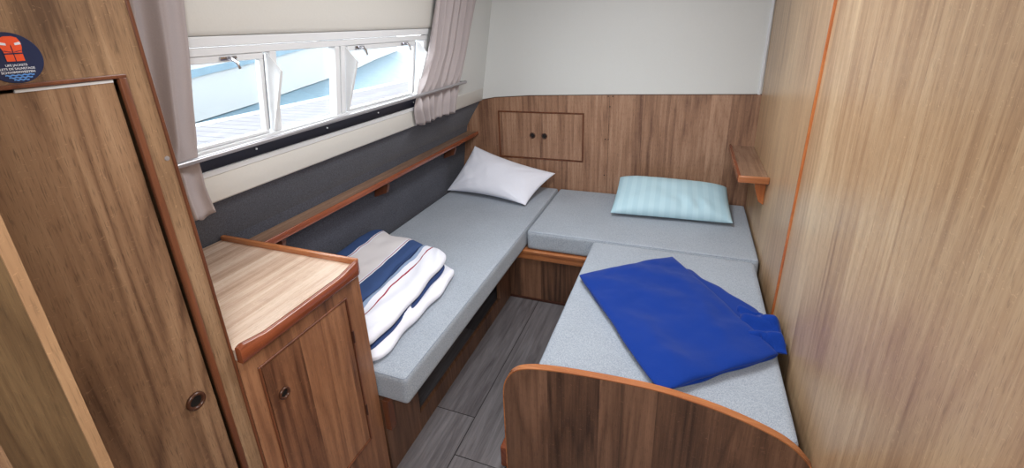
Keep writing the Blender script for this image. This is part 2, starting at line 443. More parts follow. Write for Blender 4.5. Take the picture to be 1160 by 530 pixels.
# wall hatch cupboard in the back panelling
hx0, hx1, hz0, hz1 = -1.19, -.597, .638, .963
t = thing('wall_cupboard', 'small double-door cupboard let into the wooden back wall above the white pillow', 'cupboard', ((hx0+hx1)/2, YB, hz0))
b = B(); e = .009
for q in ((hx0,hx1,hz0,hz0+e),(hx0,hx1,hz1-e,hz1),(hx0,hx0+e,hz0+e,hz1-e),(hx1-e,hx1,hz0+e,hz1-e)):
    bx(b, q[0], q[1], YB-.007, YB, q[2], q[3], .0015, 1)
ob('frame', b, M['mahogany_up'], t)
mx = -.893
for (a, c, kx) in ((hx0+e+.002, mx-.0012, -.944), (mx+.0012, hx1-e-.002, -.861)):
    b = B(); bx(b, a, c, YB-.005, YB-.0008, hz0+e+.002, hz1-e-.002, .0008, 1)
    d = ob('door', b, M['back_oak'], t)
    b = B(); lathe(b, [(.0195,0),(.0205,-.004),(.0175,-.0065),(.014,-.005),(.013,-.001),(.0195,0)], (kx,YB-.005,.802), (0,1,0), 24)
    k = ob('finger_ring', b, M['ring'], d, True); k['label'] = 'dark round finger pull'
    b = B(); lathe(b, [(0,-.0012),(.0135,-.0012),(.0135,0),(0,0)], (kx,YB-.005,.802), (0,1,0), 20)
    ob('finger_hole', b, M['hole'], d)

# left wall (cabin side): padded panel, fabric lining below, window band, upper lining
WY0, WY1 = .50, 2.035       # window opening
root = sroot('wall_left', (-1.3,1.2,0), 'sloping cabin side with dark hull lining below and cream panels round the window', 'wall')
b = B()
wslab(b, -.7, WY0, 1.133, 1.50, .03); wslab(b, WY1, YB+.02, 1.133, 1.50, .03); wslab(b, -.7, YB+.02, 1.50, CEIL, .03)
ob('upper_lining', b, M['vinyl'], root)
b = B(); wslab(b, .53, YB, 1.028, 1.116, .028, .004, .007, 3)
ob('padded_panel', b, M['cream'], root, 'auto')
b = B(); wslab(b, .53, 2.06, 1.114, 1.131, .02, .007, .002, 1)
ob('lower_bead', b, M['alu'], root)
b = B(); wslab(b, WY1+.02, YB, 1.114, 1.14, .02, .001)
ob('side_fillet', b, M['vinyl'], root)
prof = [(-1.315,1.034),(-1.345,.985),(-1.385,.925),(-1.43,.85),(-1.457,.72),(-1.478,.56),(-1.492,.40),(-1.50,.2),(-1.50,0)]
b = B()
prism(b, [(x,-.7,z) for x, z in prof]+[(x-.03,-.7,z) for x, z in prof[::-1]], (0,YB+.7,0))
ob('hull_lining', b, M['dark_fabric'], root)

# ------------------------------------------------------------------ window
win = sroot('window_1', (wx(1.18),1.27,1.18), 'long cabin window of three panes in white aluminium, two of them hinged vents', 'window')
b = B()
wslab(b, WY0, WY1+.01, 1.476, 1.503, .04, .010, .002, 1)
wslab(b, WY0, WY1+.01, 1.452, 1.4745, .04, .004, .002, 1)
wslab(b, WY0, WY1+.01, 1.178, 1.196, .04, .006, .003, 1)
wslab(b, WY0, WY0+.025, 1.196, 1.452, .04, .004, .002, 1)
wslab(b, WY1-.02, WY1+.005, 1.196, 1.452, .04, .004, .002, 1)
ob('outer_frame', b, M['alu'], win)
b = B(); wslab(b, WY0, WY1, 1.131, 1.178, .02, -.004); ob('sill_gasket', b, M['navy_trim'], win)
b = B(); 
for yy in (.7, 1.02, 1.34, 1.66, 1.95): lathe(b, [(0,.004),(.003,.003),(.0035,0)], (wx(1.155)-.003,yy,1.155), (1,0,0), 8)
ob('sill_screw', b, M['alu'], win)
for ya, yb_ in ((1.098,1.124),(1.388,1.412),(1.418,1.442)):
    b = B(); wslab(b, ya, yb_, 1.196, 1.452, .035, .003 if ya < 1.2 else .006, .002, 1); ob('mullion', b, M['alu'], win)
b = B(); wslab(b, 1.124, 1.388, 1.196, 1.452, .004, -.022); ob('fixed_pane', b, M['glass'], win)
def sash(y0, y1, latches):
    b = B()
    r = .016
    wslab(b, y0, y1, 1.196+.001, 1.196+r*.7, .022, 0, .002, 1); wslab(b, y0, y1, 1.432, 1.4515, .022, 0, .002, 1)
    wslab(b, y0, y0+r*.7, 1.196+r*.7, 1.432, .022, 0, .002, 1); wslab(b, y1-r, y1, 1.196+r*.7, 1.432, .022, 0, .002, 1)
    s = ob('vent_sash', b, M['alu'], win)
    b = B(); wslab(b, y0+r*.6, y1-r*.8, 1.196+r*.6, 1.434, .004, -.010); ob('pane', b, M['glass'], s)
    b = B(); wslab(b, y1-.0035, y1-.0005, 1.21, 1.445, .004, .002); ob('seal', b, M['alu_shade'], s)
    for ly in latches:
        zz = 1.442; xx = wx(zz)
        b = B()
        wslab(b, ly-.026, ly+.026, zz-.005, zz+.006, .006, .006, .002, 2)
        tube(b, [(xx+.006,ly,zz),(xx+.018,ly,zz-.001),(xx+.026,ly+.006,zz-.012),(xx+.028,ly+.010,zz-.030)], [.0065,.006,.005,.0035], 8)
        o = ob('latch', b, M['chrome'], s, 'auto'); o['label'] = 'small chrome vent latch'
sash(.527, 1.078, (.955,))
sash(1.462, 1.945, (1.53, 1.845))
def cheek(y, t=.004):
    zt, zb = 1.452, 1.20
    b = B()
    prism(b, [(wx(zt)-.004,y,zt),(wx(zt)+.048,y,1.393),(wx(1.30)+.038,y,1.30),(wx(zb)+.012,y,zb),(wx(zb)-.012,y,zb)], (0,t,0))
    # folded lip along the inner edge
    prism(b, [(wx(zt)+.044,y-.006,1.393),(wx(zt)+.049,y-.006,1.393),(wx(zb)+.013,y-.006,zb),(wx(zb)+.008,y-.006,zb)], (0,.010,0))
    ob('side_cheek', b, M['alu'], win)
for y in (.520, 1.088, 1.448, 1.962): cheek(y)

# blind cassette above the window
b = B()
n = 10
sec = [(0,1.508),(.008,1.505),(.013,1.509),(.0155,1.52),(.016,1.56),(.015,1.63),(.014,1.74),(.010,1.84),(0,1.86)]
prism(b, [(wx(z)+o_+.0005,.78,z) for o_, z in sec], (0,1.29,0))
o = ob('blind_cassette', b, M['cream'], None, 'auto')
tag(o, 'cream padded panel running along the cabin side above the window', 'panel')

# ------------------------------------------------------------------ curtain rod and curtains
t = thing('curtain_rod', 'thin grey metal rod across the foot of the window and both curtains', 'curtain rod', (wx(1.195)+.045,1.5,1.17))
b = B()
pts = [(wx(1.187)+.060, .535+i*(1.875/30), 1.187+.013*i/30) for i in range(31)]
pts += [(pts[-1][0]-.004,2.422,1.2005),(pts[-1][0]-.014,2.431,1.2005)]
tube(b, pts, .008, 12); ob('rod', b, M['rod'], t, 'auto')
for yy in (.545, 2.431):
    b = B(); tube(b, [(wx(1.2)+.044,yy,1.20),(wx(1.2)+.0005,yy,1.20)], .005, 10)
    lathe(b, [(0,0),(.012,0),(.012,.004),(0,.005)], (wx(1.2)+.0004,yy,1.20), (1,0,0), 14)
    ob('rod_bracket', b, M['rod'], t, 'auto')

def interp(tab, z):
    tab = sorted(tab)
    if z <= tab[0][0]: return tab[0][1]
    for (a, va), (c, vc) in zip(tab, tab[1:]):
        if z <= c:
            f = (z-a)/(c-a); return va+(vc-va)*f
    return tab[-1][1]
def curtain(name, label, left, right, z0, z1, pleats, amp, seed, rodz=1.195):
    b = B(); nu, nv = pleats*14, 60
    uvl = b.loops.layers.uv.new('UVMap')
    grid = []
    for j in range(nv+1):
        z = z0+(z1-z0)*j/nv
        row = []
        yl, yr = interp(left, z), interp(right, z)
        pinch = math.exp(-((z-rodz)/.035)**2)
        flare = max(0, min(1, (rodz-z)/.12))
        for i in range(nu+1):
            s = i/nu
            ph = 2*PI*pleats*(s+.018*math.sin(9*s+z*3+seed)+.01*math.sin(23*s+z*5))
            wv = math.sin(ph)+.35*math.sin(2*ph+1+seed+z*2)
            am = amp*(1-.72*pinch)*(.85+.3*math.sin(s*7+seed))*(1+.25*flare)
            xo = wx(z)+.038-.006*flare-.002*pinch+am*wv
            # keep the cloth behind the rod and in front of the wall
            xo = min(xo, wx(z)+.046) if abs(z-rodz) < .025 else xo
            xo = max(xo, wx(z)+.0185)
            y = yl+(yr-yl)*s+.006*math.sin(ph*1.0+2)*(1-.5*pinch)
            zz = z+(.006*math.sin(ph+.7) if j == 0 else 0)
            row.append(b.verts.new((xo, y, zz)))
        grid.append(row)
    for j in range(nv):
        for i in range(nu):
            b.faces.new((grid[j][i], grid[j][i+1], grid[j+1][i+1], grid[j+1][i]))
    o = ob(name, b, M['curtain'], None, True)
    md = o.modifiers.new('thick', 'SOLIDIFY'); md.thickness = .0025; md.offset = 0
    return tag(o, label, 'curtain', 'window curtains')
curtain('curtain', 'gathered taupe curtain at the far end of the window, tucked behind the rod',
        [(1.04,1.945),(1.12,1.915),(1.20,1.922),(1.27,1.948),(1.39,2.012),(1.63,2.04),(1.93,2.06)],
        [(1.04,2.345),(1.12,2.352),(1.20,2.37),(1.36,2.42),(1.65,2.49),(1.93,2.52)], 1.035, 1.93, 6, .017, 1.3)
curtain('curtain', 'taupe curtain hanging beside the tall wooden wardrobe at the near end of the window',
        [(1.0,.56),(1.93,.56)],
        [(1.0,.83),(1.10,.808),(1.19,.800),(1.33,.808),(1.46,.818),(1.93,.832)], 1.008, 1.93, 4, .013, 4.1)

# ------------------------------------------------------------------ long shelf on the hull side
def shelf_back(z): 
    return interp([(zz, xx) for xx, zz in prof], z)
t = thing('wall_shelf', 'long narrow dark wooden shelf along the hull side above the left berth', 'shelf', (-1.39,1.9,.80))
zt = .812
b = B(); bx(b, shelf_back(zt)+.004, -1.354, .945, YB-.002, zt-.016, zt-.003, .001, 1); ob('shelf_board', b, M['shelf_wood'], t)
b = B(); bx(b, -1.354, -1.346, .945, YB-.002, zt-.026, zt+.001, .003, 3); o = ob('front_lip', b, M['mahogany'], t, 'auto'); o['label'] = 'glossy red-brown front lip'
for yy in (1.10, 1.76, 2.49):
    b = B(); zb = zt-.017
    prism(b, [(shelf_back(zb)+.004,yy,zb),(-1.366,yy,zb),(-1.366,yy,zb-.035),(-1.38,yy,zb-.07),(shelf_back(zb-.1)+.004,yy,zb-.10)], (0,.018,0))
    ob('bracket', b, M['mahogany_up'], t)

# short shelf on the right wall
t = thing('wall_shelf', 'short wooden corner shelf with orange edge on the right wall above the pale blue pillow', 'shelf', (.32,2.5,.76))
b = B(); bx(b, .268, .3865, 2.216, YB-.001, .790, .803, .001, 1); ob('shelf_board', b, M['shelf_wood'], t)
b = B()
prism(b, [(.256,2.222,.778),(.256,YB-.001,.778),(.268,YB-.001,.778),(.268,2.222,.778)], (0,0,.034))
bmesh.ops.bevel(b, geom=b.edges[:], offset=.003, segments=2, affect='EDGES')
ob('front_lip', b, M['mahogany'], t, 'auto')
b = B(); bx(b, .258, .3865, 2.205, 2.2165, .778, .812, .004, 3); o = ob('end_lip', b, M['orange_edge'], t, 'auto'); o['label'] = 'bright orange varnished end lip'
b = B(); zb = .789
prism(b, [(.386,2.27,zb),(.335,2.27,zb),(.340,2.27,zb-.05),(.362,2.27,zb-.12),(.386,2.27,zb-.135)], (0,.018,0))
bmesh.ops.bevel(b, geom=b.edges[:], offset=.002, segments=1, affect='EDGES')
ob('bracket', b, M['orange_up'], t, 'auto')

# ------------------------------------------------------------------ wardrobe
XF = -.875
def finger_pull(parent, x, y, z, r=.0165):
    b = B(); lathe(b, [(r*.62,.0005),(r*.66,.004),(r*.82,.0065),(r,.004),(r*1.04,0),(r*.62,0)], (x,y,z), (1,0,0), 28)
    k = ob('finger_ring', b, M['ring'], parent, True); k['label'] = 'dark brown round finger pull'
    b = B(); lathe(b, [(0,.0008),(r*.64,.0008),(r*.64,0),(0,0)], (x,y,z), (1,0,0), 24); ob('finger_hole', b, M['hole'], parent)

t = thing('wardrobe', 'tall built-in wooden wardrobe at the left, with a round life jacket sticker above its door', 'wardrobe', (-1.0,.3,0))
dy0, dy1, dz0, dz1 = -.10, .471, .12, 1.443
b = B()
for q in ((dy1+.012,.522,0,CEIL-.002),(-.35,dy0-.012,0,CEIL-.002),(dy0-.012,dy1+.012,dz1+.004,CEIL-.002),(dy0-.012,dy1+.012,0,dz0-.012)):
    bx(b, XF-.018, XF, q[0], q[1], q[2], q[3])
ob('face_frame', b, M['wardrobe_oak'], t)
b = B()
bx(b, -1.17, XF-.018, .506, .522, 0, CEIL-.002); bx(b, -1.17, XF-.018, -.35, -.334, 0, CEIL-.002); bx(b, -1.17, -1.16, -.334, .506, 0, CEIL-.002)
ob('carcass', b, M['wardrobe_oak'], t)
b = B(); bx(b, XF-.001, XF+.003, .5185, .5245, 0, CEIL-.002, .001, 1); ob('corner_edging', b, M['mahogany_up'], t)
b = B(); w = .013
bx(b, XF-.004, XF+.007, dy0-w, dy1+w, dz1-.001, dz1+.0055, .0015, 2)
bx(b, XF-.004, XF+.007, dy1+.001, dy1+w, dz0, dz1+.001, .003, 2)
bx(b, XF-.004, XF+.007, dy0-w, dy0-.001, dz0, dz1+.001, .003, 2)
ob('door_moulding', b, M['mahogany_up'], t, 'auto')
b = B(); bx(b, XF-.02, XF-.001, dy0+.002, dy1-.004, dz0, dz1-.006, .001, 1)
d = ob('door', b, M['door_oak'], t)
b = B(); bx(b, XF-.0035, XF+.0005, .345, dy1-.005, dz1-.0065, dz1-.002); o = ob('top_edge', b, M['alu'], d); o['label'] = 'pale strip along the top edge of the door'
finger_pull(d, XF-.001, .430, .807, .0185)
# sticker
sy, sz, sr = .355, 1.483, .034
b = B(); lathe(b, [(0,.0008),(sr-.0005,.0008),(sr,.0002),(sr,0),(0,0)], (XF+.0002,sy,sz), (1,0,0), 64)
st = ob('sticker', b, M['sticker_blue'], t); st['label'] = 'round navy sticker with an orange life jacket and white lettering'
def flat(name, polys, mat, x=XF+.0012, th=.0004):
    b = B()
    for pl in polys: prism(b, [(x,yy,zz) for yy, zz in pl], (th,0,0))
    return ob(name, b, mat, st)
cy, cz = .3585, 1.4945
def jk(pts): return [(cy+a*.001, cz+c*.001) for a, c in pts]
flat('life_jacket', [jk([(-4,17),(4,17),(9,15),(11.5,9),(11,2),(9.5,-3),(9.5,-16),(.6,-16),(.6,4),(0,6.5),(-.6,4),(-.6,-16),(-9.5,-16),(-9.5,-3),(-11,2),(-11.5,9),(-9,15)])], M['sticker_orange'])
flat('reflective_patch', [jk([(-10.5,9.5),(-4.5,8),(-4.5,5),(-11,6)]), jk([(10.5,9.5),(4.5,8),(4.5,5),(11,6)])], M['sticker_white'], XF+.0017)
flat('jacket_strap', [jk([(-10,-5),(10,-5),(10,-6.6),(-10,-6.6)]), jk([(-9,-1.6),(-1,-3.6),(-1,-4.3),(-9,-2.4)]), jk([(9,-1.6),(1,-3.6),(1,-4.3),(9,-2.4)])], M['sticker_blue'], XF+.0017)
def lettering(txt, y, z, size, mat, parent, x):
    cu = bpy.data.curves.new('lettering', 'FONT'); cu.body = txt; cu.size = size; cu.align_x = 'CENTER'; cu.align_y = 'CENTER'; cu.extrude = .00015
    cu.offset = .00006
    tmp = bpy.data.objects.new('lettering', cu); COL.objects.link(tmp)
    dg = bpy.context.evaluated_depsgraph_get(); dg.update()
    me = bpy.data.meshes.new_from_object(tmp.evaluated_get(dg))
    bpy.data.objects.remove(tmp)
    bm = bmesh.new(); bm.from_mesh(me)
    for v in bm.verts:
        a, c, h = v.co; v.co = Vector((x+h, y+a, z+c))     # reads from the +x side
    return ob('lettering', bm, mat, parent)
lettering('LIFE JACKETS', .357, 1.4732, .0040, M['sticker_white'], st, XF+.0014)
lettering('GILETS DE SAUVETAGE', .355, 1.4685, .0040, M['sticker_white'], st, XF+.0014)
lettering('SCHWIMMWESTEN', .3565, 1.4638, .0042, M['sticker_white'], st, XF+.0014)
for k, (hw, zz) in enumerate(((.0155,1.4600),(.0125,1.4568),(.008,1.4536))):
    n = 24; top = []; bot = []
    for i in range(n+1):
        a = -hw+2*hw*i/n; wv = .0006*math.sin(i/n*2*PI*(5-k))
        top.append((.357+a, zz+.0009+wv)); bot.append((.357+a, zz-.0009+wv))
    flat('wave_mark', [top+bot[::-1]], M['sticker_wave'])
# screw cover on the post
b = B(); lathe(b, [(0,.0015),(.004,.0012),(.0045,0),(0,0)], (XF,.511,1.295), (1,0,0), 14); ob('screw_cover', b, M['rod'], t)

# doorway bulkhead nearest the camera
root = sroot('wall_front', (-.9,.19,0), 'wooden bulkhead beside the doorway in the left foreground', 'wall')
b = B(); bx(b, XF+.012, -.601, .182, .1925, 0, CEIL-.002); ob('bulkhead_board', b, M['bulkhead_oak'], root)
b = B(); bx(b, -.601, -.5985, .1818, .1927, 0, CEIL-.002); o = ob('edge_banding', b, M['edge_pale'], root); o['label'] = 'paler edge strip'

# ------------------------------------------------------------------ bedside cabinet
t = thing('bedside_cabinet', 'waist-high wooden cabinet with glossy top between the wardrobe and the left berth', 'cabinet', (-1.1,.73,0))
XC = -.873
cy0, cy1 = .526, .930
dA, dB, zA, zB = .566, .868, .236, .776
b = B()
for q in ((cy0,dA,0,.83),(dB,cy1,0,.83),(dA,dB,zB,.83),(dA,dB,0,zA)):
    bx(b, XC-.018, XC, *q)
bx(b, -1.40, XC-.018, cy1-.016, cy1, 0, .83); bx(b, -1.40, XC-.018, cy0, cy0+.016, 0, .83); bx(b, -1.40, -1.385, cy0+.016, cy1-.016, 0, .83)
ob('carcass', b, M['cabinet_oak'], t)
b = B(); bx(b, -1.418, XC+.006, cy0, cy1-.014, .83, .8575); ob('top_board', b, M['counter_oak_glare'], t)
# shaped fiddle rail on the aisle edge, rising towards both ends
b = B(); n = 44; rows = []
for i in range(n+1):
    y = cy0+(cy1-cy0)*i/n
    dn = (y-cy0); df = (cy1-y)
    h = .8595+.013*max(0, 1-dn/.07)**1.0*(1 if dn < .07 else 0)+.014*(.5+.5*math.cos(PI*min(1, df/.10)))
    if df < .018: h -= .010*((.018-df)/.018)**2
    if dn < .012: h -= .006*((.012-dn)/.012)**2
    xo = XC+.022-(.016*((.02-df)/.02)**2 if df < .02 else 0)
    rows.append([b.verts.new(p) for p in ((XC+.004,y,.826),(xo-.003,y,.826),(xo,y,.830),(xo,y,h-.006),(xo-.002,y,h-.002),(xo-.006,y,h),(XC+.010,y,h),(XC+.006,y,h-.003),(XC+.004,y,.84))])
m_ = len(rows[0])
for i in range(n):
    for k in range(m_):
        b.faces.new((rows[i][k], rows[i+1][k], rows[i+1][(k+1) % m_], rows[i][(k+1) % m_]))
b.faces.new(rows[0]); b.faces.new(rows[-1][::-1]); bmesh.ops.recalc_face_normals(b, faces=b.faces[:])
o = ob('fiddle_rail', b, M['mahogany'], t, 'auto'); o['label'] = 'glossy mahogany rail on the front edge'
b = B(); bx(b, -1.418, XC+.012, cy1-.0145, cy1+.001, .826, .8735, .005, 3)
o = ob('fiddle_rail', b, M['orange_edge'], t, 'auto'); o['label'] = 'glossy mahogany rail on the berth side'
b = B(); e = .006
for q in ((dA,dA+e,zA,zB),(dB-e,dB,zA,zB),(dA+e,dB-e,zB-e,zB),(dA+e,dB-e,zA,zA+e)):
    bx(b, XC-.01, XC+.004, *q, .0015, 1)
ob('door_edging', b, M['mahogany_up'], t)
b = B(); bx(b, XC-.016, XC+.001, dA+e+.003, dB-e-.0015, zA+e+.001, zB-e-.0015, .001, 1)
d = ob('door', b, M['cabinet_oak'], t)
finger_pull(d, XC+.001, .613, .66, .0155)
for zz in (.64,.36):
    b = B(); lathe(b, [(0,-.02),(.0035,-.02),(.0035,.02),(0,.02)], (XC+.004,dB-.003,zz), (0,0,1), 10); ob('hinge', b, M['dark_edge'], d)

# ------------------------------------------------------------------ berths
XL = -.868
t = thing('left_berth_base', 'dark wooden base under the long left berth with an open storage recess', 'berth base', (-1.1,1.8,0))
b = B()
oa, ob_, oz0, oz1 = 1.132, 1.955, .078, .30
for q in ((.935,oa,0,.332),(ob_,2.118,0,.332),(oa,ob_,0,oz0),(oa,ob_,oz1,.332)):
    bx(b, XL-.016, XL, *q)
ob('front_panel', b, M['base_walnut'], t)
b = B(); bx(b, -1.46, XL-.016, .935, 2.795, .318, .332); ob('slab', b, M['base_walnut'], t)
b = B(); bx(b, -1.25, -1.24, .95, 2.1, .002, .317); ob('recess_shade', b, M['black'], t)  # black sheet standing for the shade inside the open recess
b = B(); bx(b, XL+.0005, XL+.024, .933, .964, .205, .331, .003, 2); o = ob('corner_cleat', b, M['mahogany_up'], t); o['label'] = 'red-brown corner block'

YK = 2.118
t = thing('back_berth_base', 'dark wooden base of the back berth with an orange moulded rail under its cushion', 'berth base', (-.3,2.4,0))
b = B(); bx(b, XL+.001, .37, YK, YK+.016, 0, .332); bx(b, XL+.001, .37, YK+.016, 2.795, .318, .332)
ob('front_panel', b, M['base_walnut'], t)
b = B()
sec = [(YK-.0005,.272),(YK-.020,.272),(YK-.022,.276),(YK-.022,.296),(YK-.018,.302),(YK-.018,.306),(YK-.030,.310),(YK-.032,.315),(YK-.032,.326),(YK-.028,.331),(YK-.0005,.331)]
prism(b, [(XL+.002,y,z) for y, z in sec], (.505,0,0))
o = ob('moulded_rail', b, M['orange_edge'], t, 'auto'); o['label'] = 'orange varnished stepped rail'
b = B(); bx(b, XL+.002, -.40, YK-.008, YK-.0005, .001, .012); ob('skirting', b, M['dark_edge'], t)

t = thing('right_berth_base', 'right berth base with a curved wooden footboard in a shaded tone, edged in orange, at the lower right', 'berth base', (0,1.5,0))
b = B(); bx(b, -.352, -.336, 1.085, 2.117, 0, .332); bx(b, -.336, .37, 1.085, 2.117, .318, .332); ob('side_panel', b, M['base_walnut'], t)
# footboard profile
raw = [(-.470,0),(-.470,.36),(-.468,.405),(-.458,.44),(-.440,.468),(-.412,.490),(-.364,.5055),(-.30,.5155),(-.24,.5215),(-.12,.5295),(-.011,.533),(.09,.5235),(.188,.507),(.294,.474),(.340,.448),(.372,.414),(.3855,.395),(.3855,0)]
def smooth_curve(pts, it=3):
    for _ in range(it):
        q = [pts[0]]
        for a, c in zip(pts, pts[1:]):
            q += [(a[0]*.75+c[0]*.25, a[1]*.75+c[1]*.25), (a[0]*.25+c[0]*.75, a[1]*.25+c[1]*.75)]
        q.append(pts[-1]); pts = q
    return pts
core = smooth_curve(raw[1:-1], 2)
FY0, FY1 = 1.050, 1.072
full = [raw[0]]+core+[raw[-1]]
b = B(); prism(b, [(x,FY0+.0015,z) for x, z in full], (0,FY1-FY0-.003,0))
fb = ob('footboard', b, M['foot_oak_shaded'], t)
b = B()
def offs(pts, d):
    out = []
    for i, p in enumerate(pts):
        a, c = pts[max(0, i-1)], pts[min(len(pts)-1, i+1)]
        tx, tz = c[0]-a[0], c[1]-a[1]; l = math.hypot(tx, tz) or 1
        out.append((p[0]-tz/l*d, p[1]+tx/l*d))
    return out
line = [raw[0]]+core
o1 = offs(line, .0035); o0 = offs(line, -.0005)
rows = []
for (p, q) in zip(o0, o1):
    rows.append([b.verts.new(v) for v in ((p[0],FY0,p[1]),(q[0],FY0,q[1]),(q[0],FY1,q[1]),(p[0],FY1,p[1]))])
for i in range(len(rows)-1):
    for k in range(4): b.faces.new((rows[i][k], rows[i][(k+1) % 4], rows[i+1][(k+1) % 4], rows[i+1][k]))
b.faces.new(rows[0]); b.faces.new(rows[-1][::-1]); bmesh.ops.recalc_face_normals(b, faces=b.faces[:])
for v in b.verts: v.co.x = min(v.co.x, .3862)
e_ = ob('edge_band', b, M['orange_edge'], fb, 'auto'); e_['label'] = 'orange varnished edge band'
b = B(); bx(b, -.512, -.480, 1.085, 1.135, 0, .092, .006, 2)
hexa(b, [(-.484,1.09,0),(-.352,1.09,0),(-.352,1.13,0),(-.484,1.13,0),(-.484,1.09,.06),(-.352,1.09,.06),(-.352,1.13,.06),(-.484,1.13,.06)])
o = ob('foot_block', b, M['mahogany'], t); o['label'] = 'red-brown block behind the foot of the board'

def cushion(name, label, x0, x1, y0, y1, z0=.334, z1=.442, r=.016, seed=0):
    t = thing(name, label, 'cushion', ((x0+x1)/2,(y0+y1)/2,z0), 'grey berth cushions')
    b = B()
    nx, ny, nz = int((x1-x0)/.022)+4, int((y1-y0)/.022)+4, 10
    def q(v, lo, hi, n):   # denser sampling close to the edges
        t_ = v/n; return lo+(hi-lo)*(t_*.35+.65*(1-math.cos(PI*t_))/2)
    cache = {}
    def vert(i, j, k):
        key = (i, j, k)
        if key not in cache:
            p = Vector((q(i, x0, x1, nx), q(j, y0, y1, ny), q(k, z0, z1, nz)))
            c = Vector((min(max(p.x, x0+r), x1-r), min(max(p.y, y0+r), y1-r), min(max(p.z, z0+r), z1-r)))
            d = p-c
            if d.length > 1e-7: p = c+d.normalized()*r
            m_ = min(p.x-x0, x1-p.x, p.y-y0, y1-p.y)
            if k > nz/2: p.z += .0022*noise.noise(Vector((p.x*5+seed, p.y*5, 0)))*min(1, m_/.04)
            if i in (0, nx) and nz > k > 0: p.x += .0015*noise.noise(Vector((p.y*6, p.z*9, seed)))
            cache[key] = b.verts.new(p)
        return cache[key]
    def quad(a, c, d, e):
        try: b.faces.new((vert(*a), vert(*c), vert(*d), vert(*e)))
        except ValueError: pass
    for i in range(nx):
        for j in range(ny):
            quad((i,j,nz),(i+1,j,nz),(i+1,j+1,nz),(i,j+1,nz)); quad((i,j,0),(i,j+1,0),(i+1,j+1,0),(i+1,j,0))
        for k in range(nz):
            quad((i,0,k),(i+1,0,k),(i+1,0,k+1),(i,0,k+1)); quad((i,ny,k),(i,ny,k+1),(i+1,ny,k+1),(i+1,ny,k))
    for j in range(ny):
        for k in range(nz):
            quad((0,j,k),(0,j,k+1),(0,j+1,k+1),(0,j+1,k)); quad((nx,j,k),(nx,j+1,k),(nx,j+1,k+1),(nx,j,k+1))
    o = ob('foam_block', b, M['cushion'], t, True)
    # piping around the top edge
    b = B(); k = r*.30; rr = r
    pts = []
    for cx_, cy_, a0 in ((x1-rr,y1-rr,0),(x0+rr,y1-rr,90),(x0+rr,y0+rr,180),(x1-rr,y0+rr,270)):
        for s in range(5):
            a = math.radians(a0+s*22.5); pts.append((cx_+(rr-k)*math.cos(a), cy_+(rr-k)*math.sin(a), z1-k))
    pts.append(pts[0]); pts.append(pts[1])
    tube(b, pts, .0016, 6); ob('piping', b, M['piping'], t, True)
    return t
cushion('berth_cushion', 'long grey berth cushion along the hull side on the left', -1.472, -.764, .940, 2.806)
cushion('berth_cushion', 'grey berth cushion across the back wall under the pale blue pillow', -.752, .380, 2.098, 2.806)
cushion('berth_cushion', 'grey berth cushion on the right behind the curved footboard, under the blue blanket', -.386, .359, 1.078, 2.088, r=.02)

# ------------------------------------------------------------------ soft things
def fbm(p, s, o=3, sd=0.0):
    return noise.fractal(Vector((p[0]*s+sd, p[1]*s+sd*1.7, (p[2] if len(p) > 2 else 0)*s)), 1.0, 2.0, o)
def puff(b, C4, T, n=2.5, nu=60, nv=50, inset=.0, wr=None, ear=0.0, bottom=1.0, z_min=None, uvl=None, edge=None, pw=.5, rc=0.0, rp=8):
    """C4: corners 00,10,11,01 ; a closed cushion-like body around the quad"""
    P = [Vector(c) for c in C4]
    nrm = ((P[1]-P[0]).cross(P[3]-P[0])).normalized()
    if nrm.z < 0: nrm = -nrm
    ctr = sum(P, Vector())/4
    def base(u, v):
        if rc:
            a_, b_ = 2*u-1, 2*v-1; g_ = 1-rc*abs(a_)**rp*abs(b_)**rp; u, v = (a_*g_+1)/2, (b_*g_+1)/2
        p = P[0]*(1-u)*(1-v)+P[1]*u*(1-v)+P[2]*u*v+P[3]*(1-u)*v
        if inset:
            du = (P[1]-P[0]).normalized(); dv = (P[3]-P[0]).normalized()
            p = p+du*inset*(1-2*u)*(4*v*(1-v))**1+dv*inset*(1-2*v)*(4*u*(1-u))
        if edge: p = p+edge(u, v)
        return p
    top, bot = [], []
    for j in range(nv+1):
        v = (1-math.cos(PI*j/nv))/2
        rt_, rb = [], []
        for i in range(nu+1):
            u = (1-math.cos(PI*i/nu))/2
            k = max(0, (1-abs(2*u-1)**n)*(1-abs(2*v-1)**n))**pw
            p = base(u, v)
            h = T/2*k
            w_ = wr(u, v, p, k) if wr else 0
            pt = p+nrm*(h+w_)
            pb = p-nrm*(h*bottom)
            if z_min is not None:
                pb.z = max(pb.z, z_min); pt.z = max(pt.z, z_min+.001)
            rt_.append(b.verts.new(pt))
            border = i in (0, nu) or j in (0, nv)
            rb.append(rt_[-1] if border else b.verts.new(pb))
        top.append(rt_); bot.append(rb)
    for j in range(nv):
        for i in range(nu):
            f1 = b.faces.new((top[j][i], top[j][i+1], top[j+1][i+1], top[j+1][i]))
            q = []
            for vv in (bot[j][i], bot[j+1][i], bot[j+1][i+1], bot[j][i+1]):
                if vv not in q: q.append(vv)
            f2 = None
            try: f2 = b.faces.new(q)
            except ValueError: pass
            if uvl is not None:
                for f, idx in ((f1, ((i,j),(i+1,j),(i+1,j+1),(i,j+1))), (f2, ((i,j),(i,j+1),(i+1,j+1),(i+1,j)))):
                    if f is None: continue
                    for lp, (a, c) in zip(f.loops, idx):
                        lp[uvl].uv = ((1-math.cos(PI*a/nu))/2, (1-math.cos(PI*c/nv))/2)

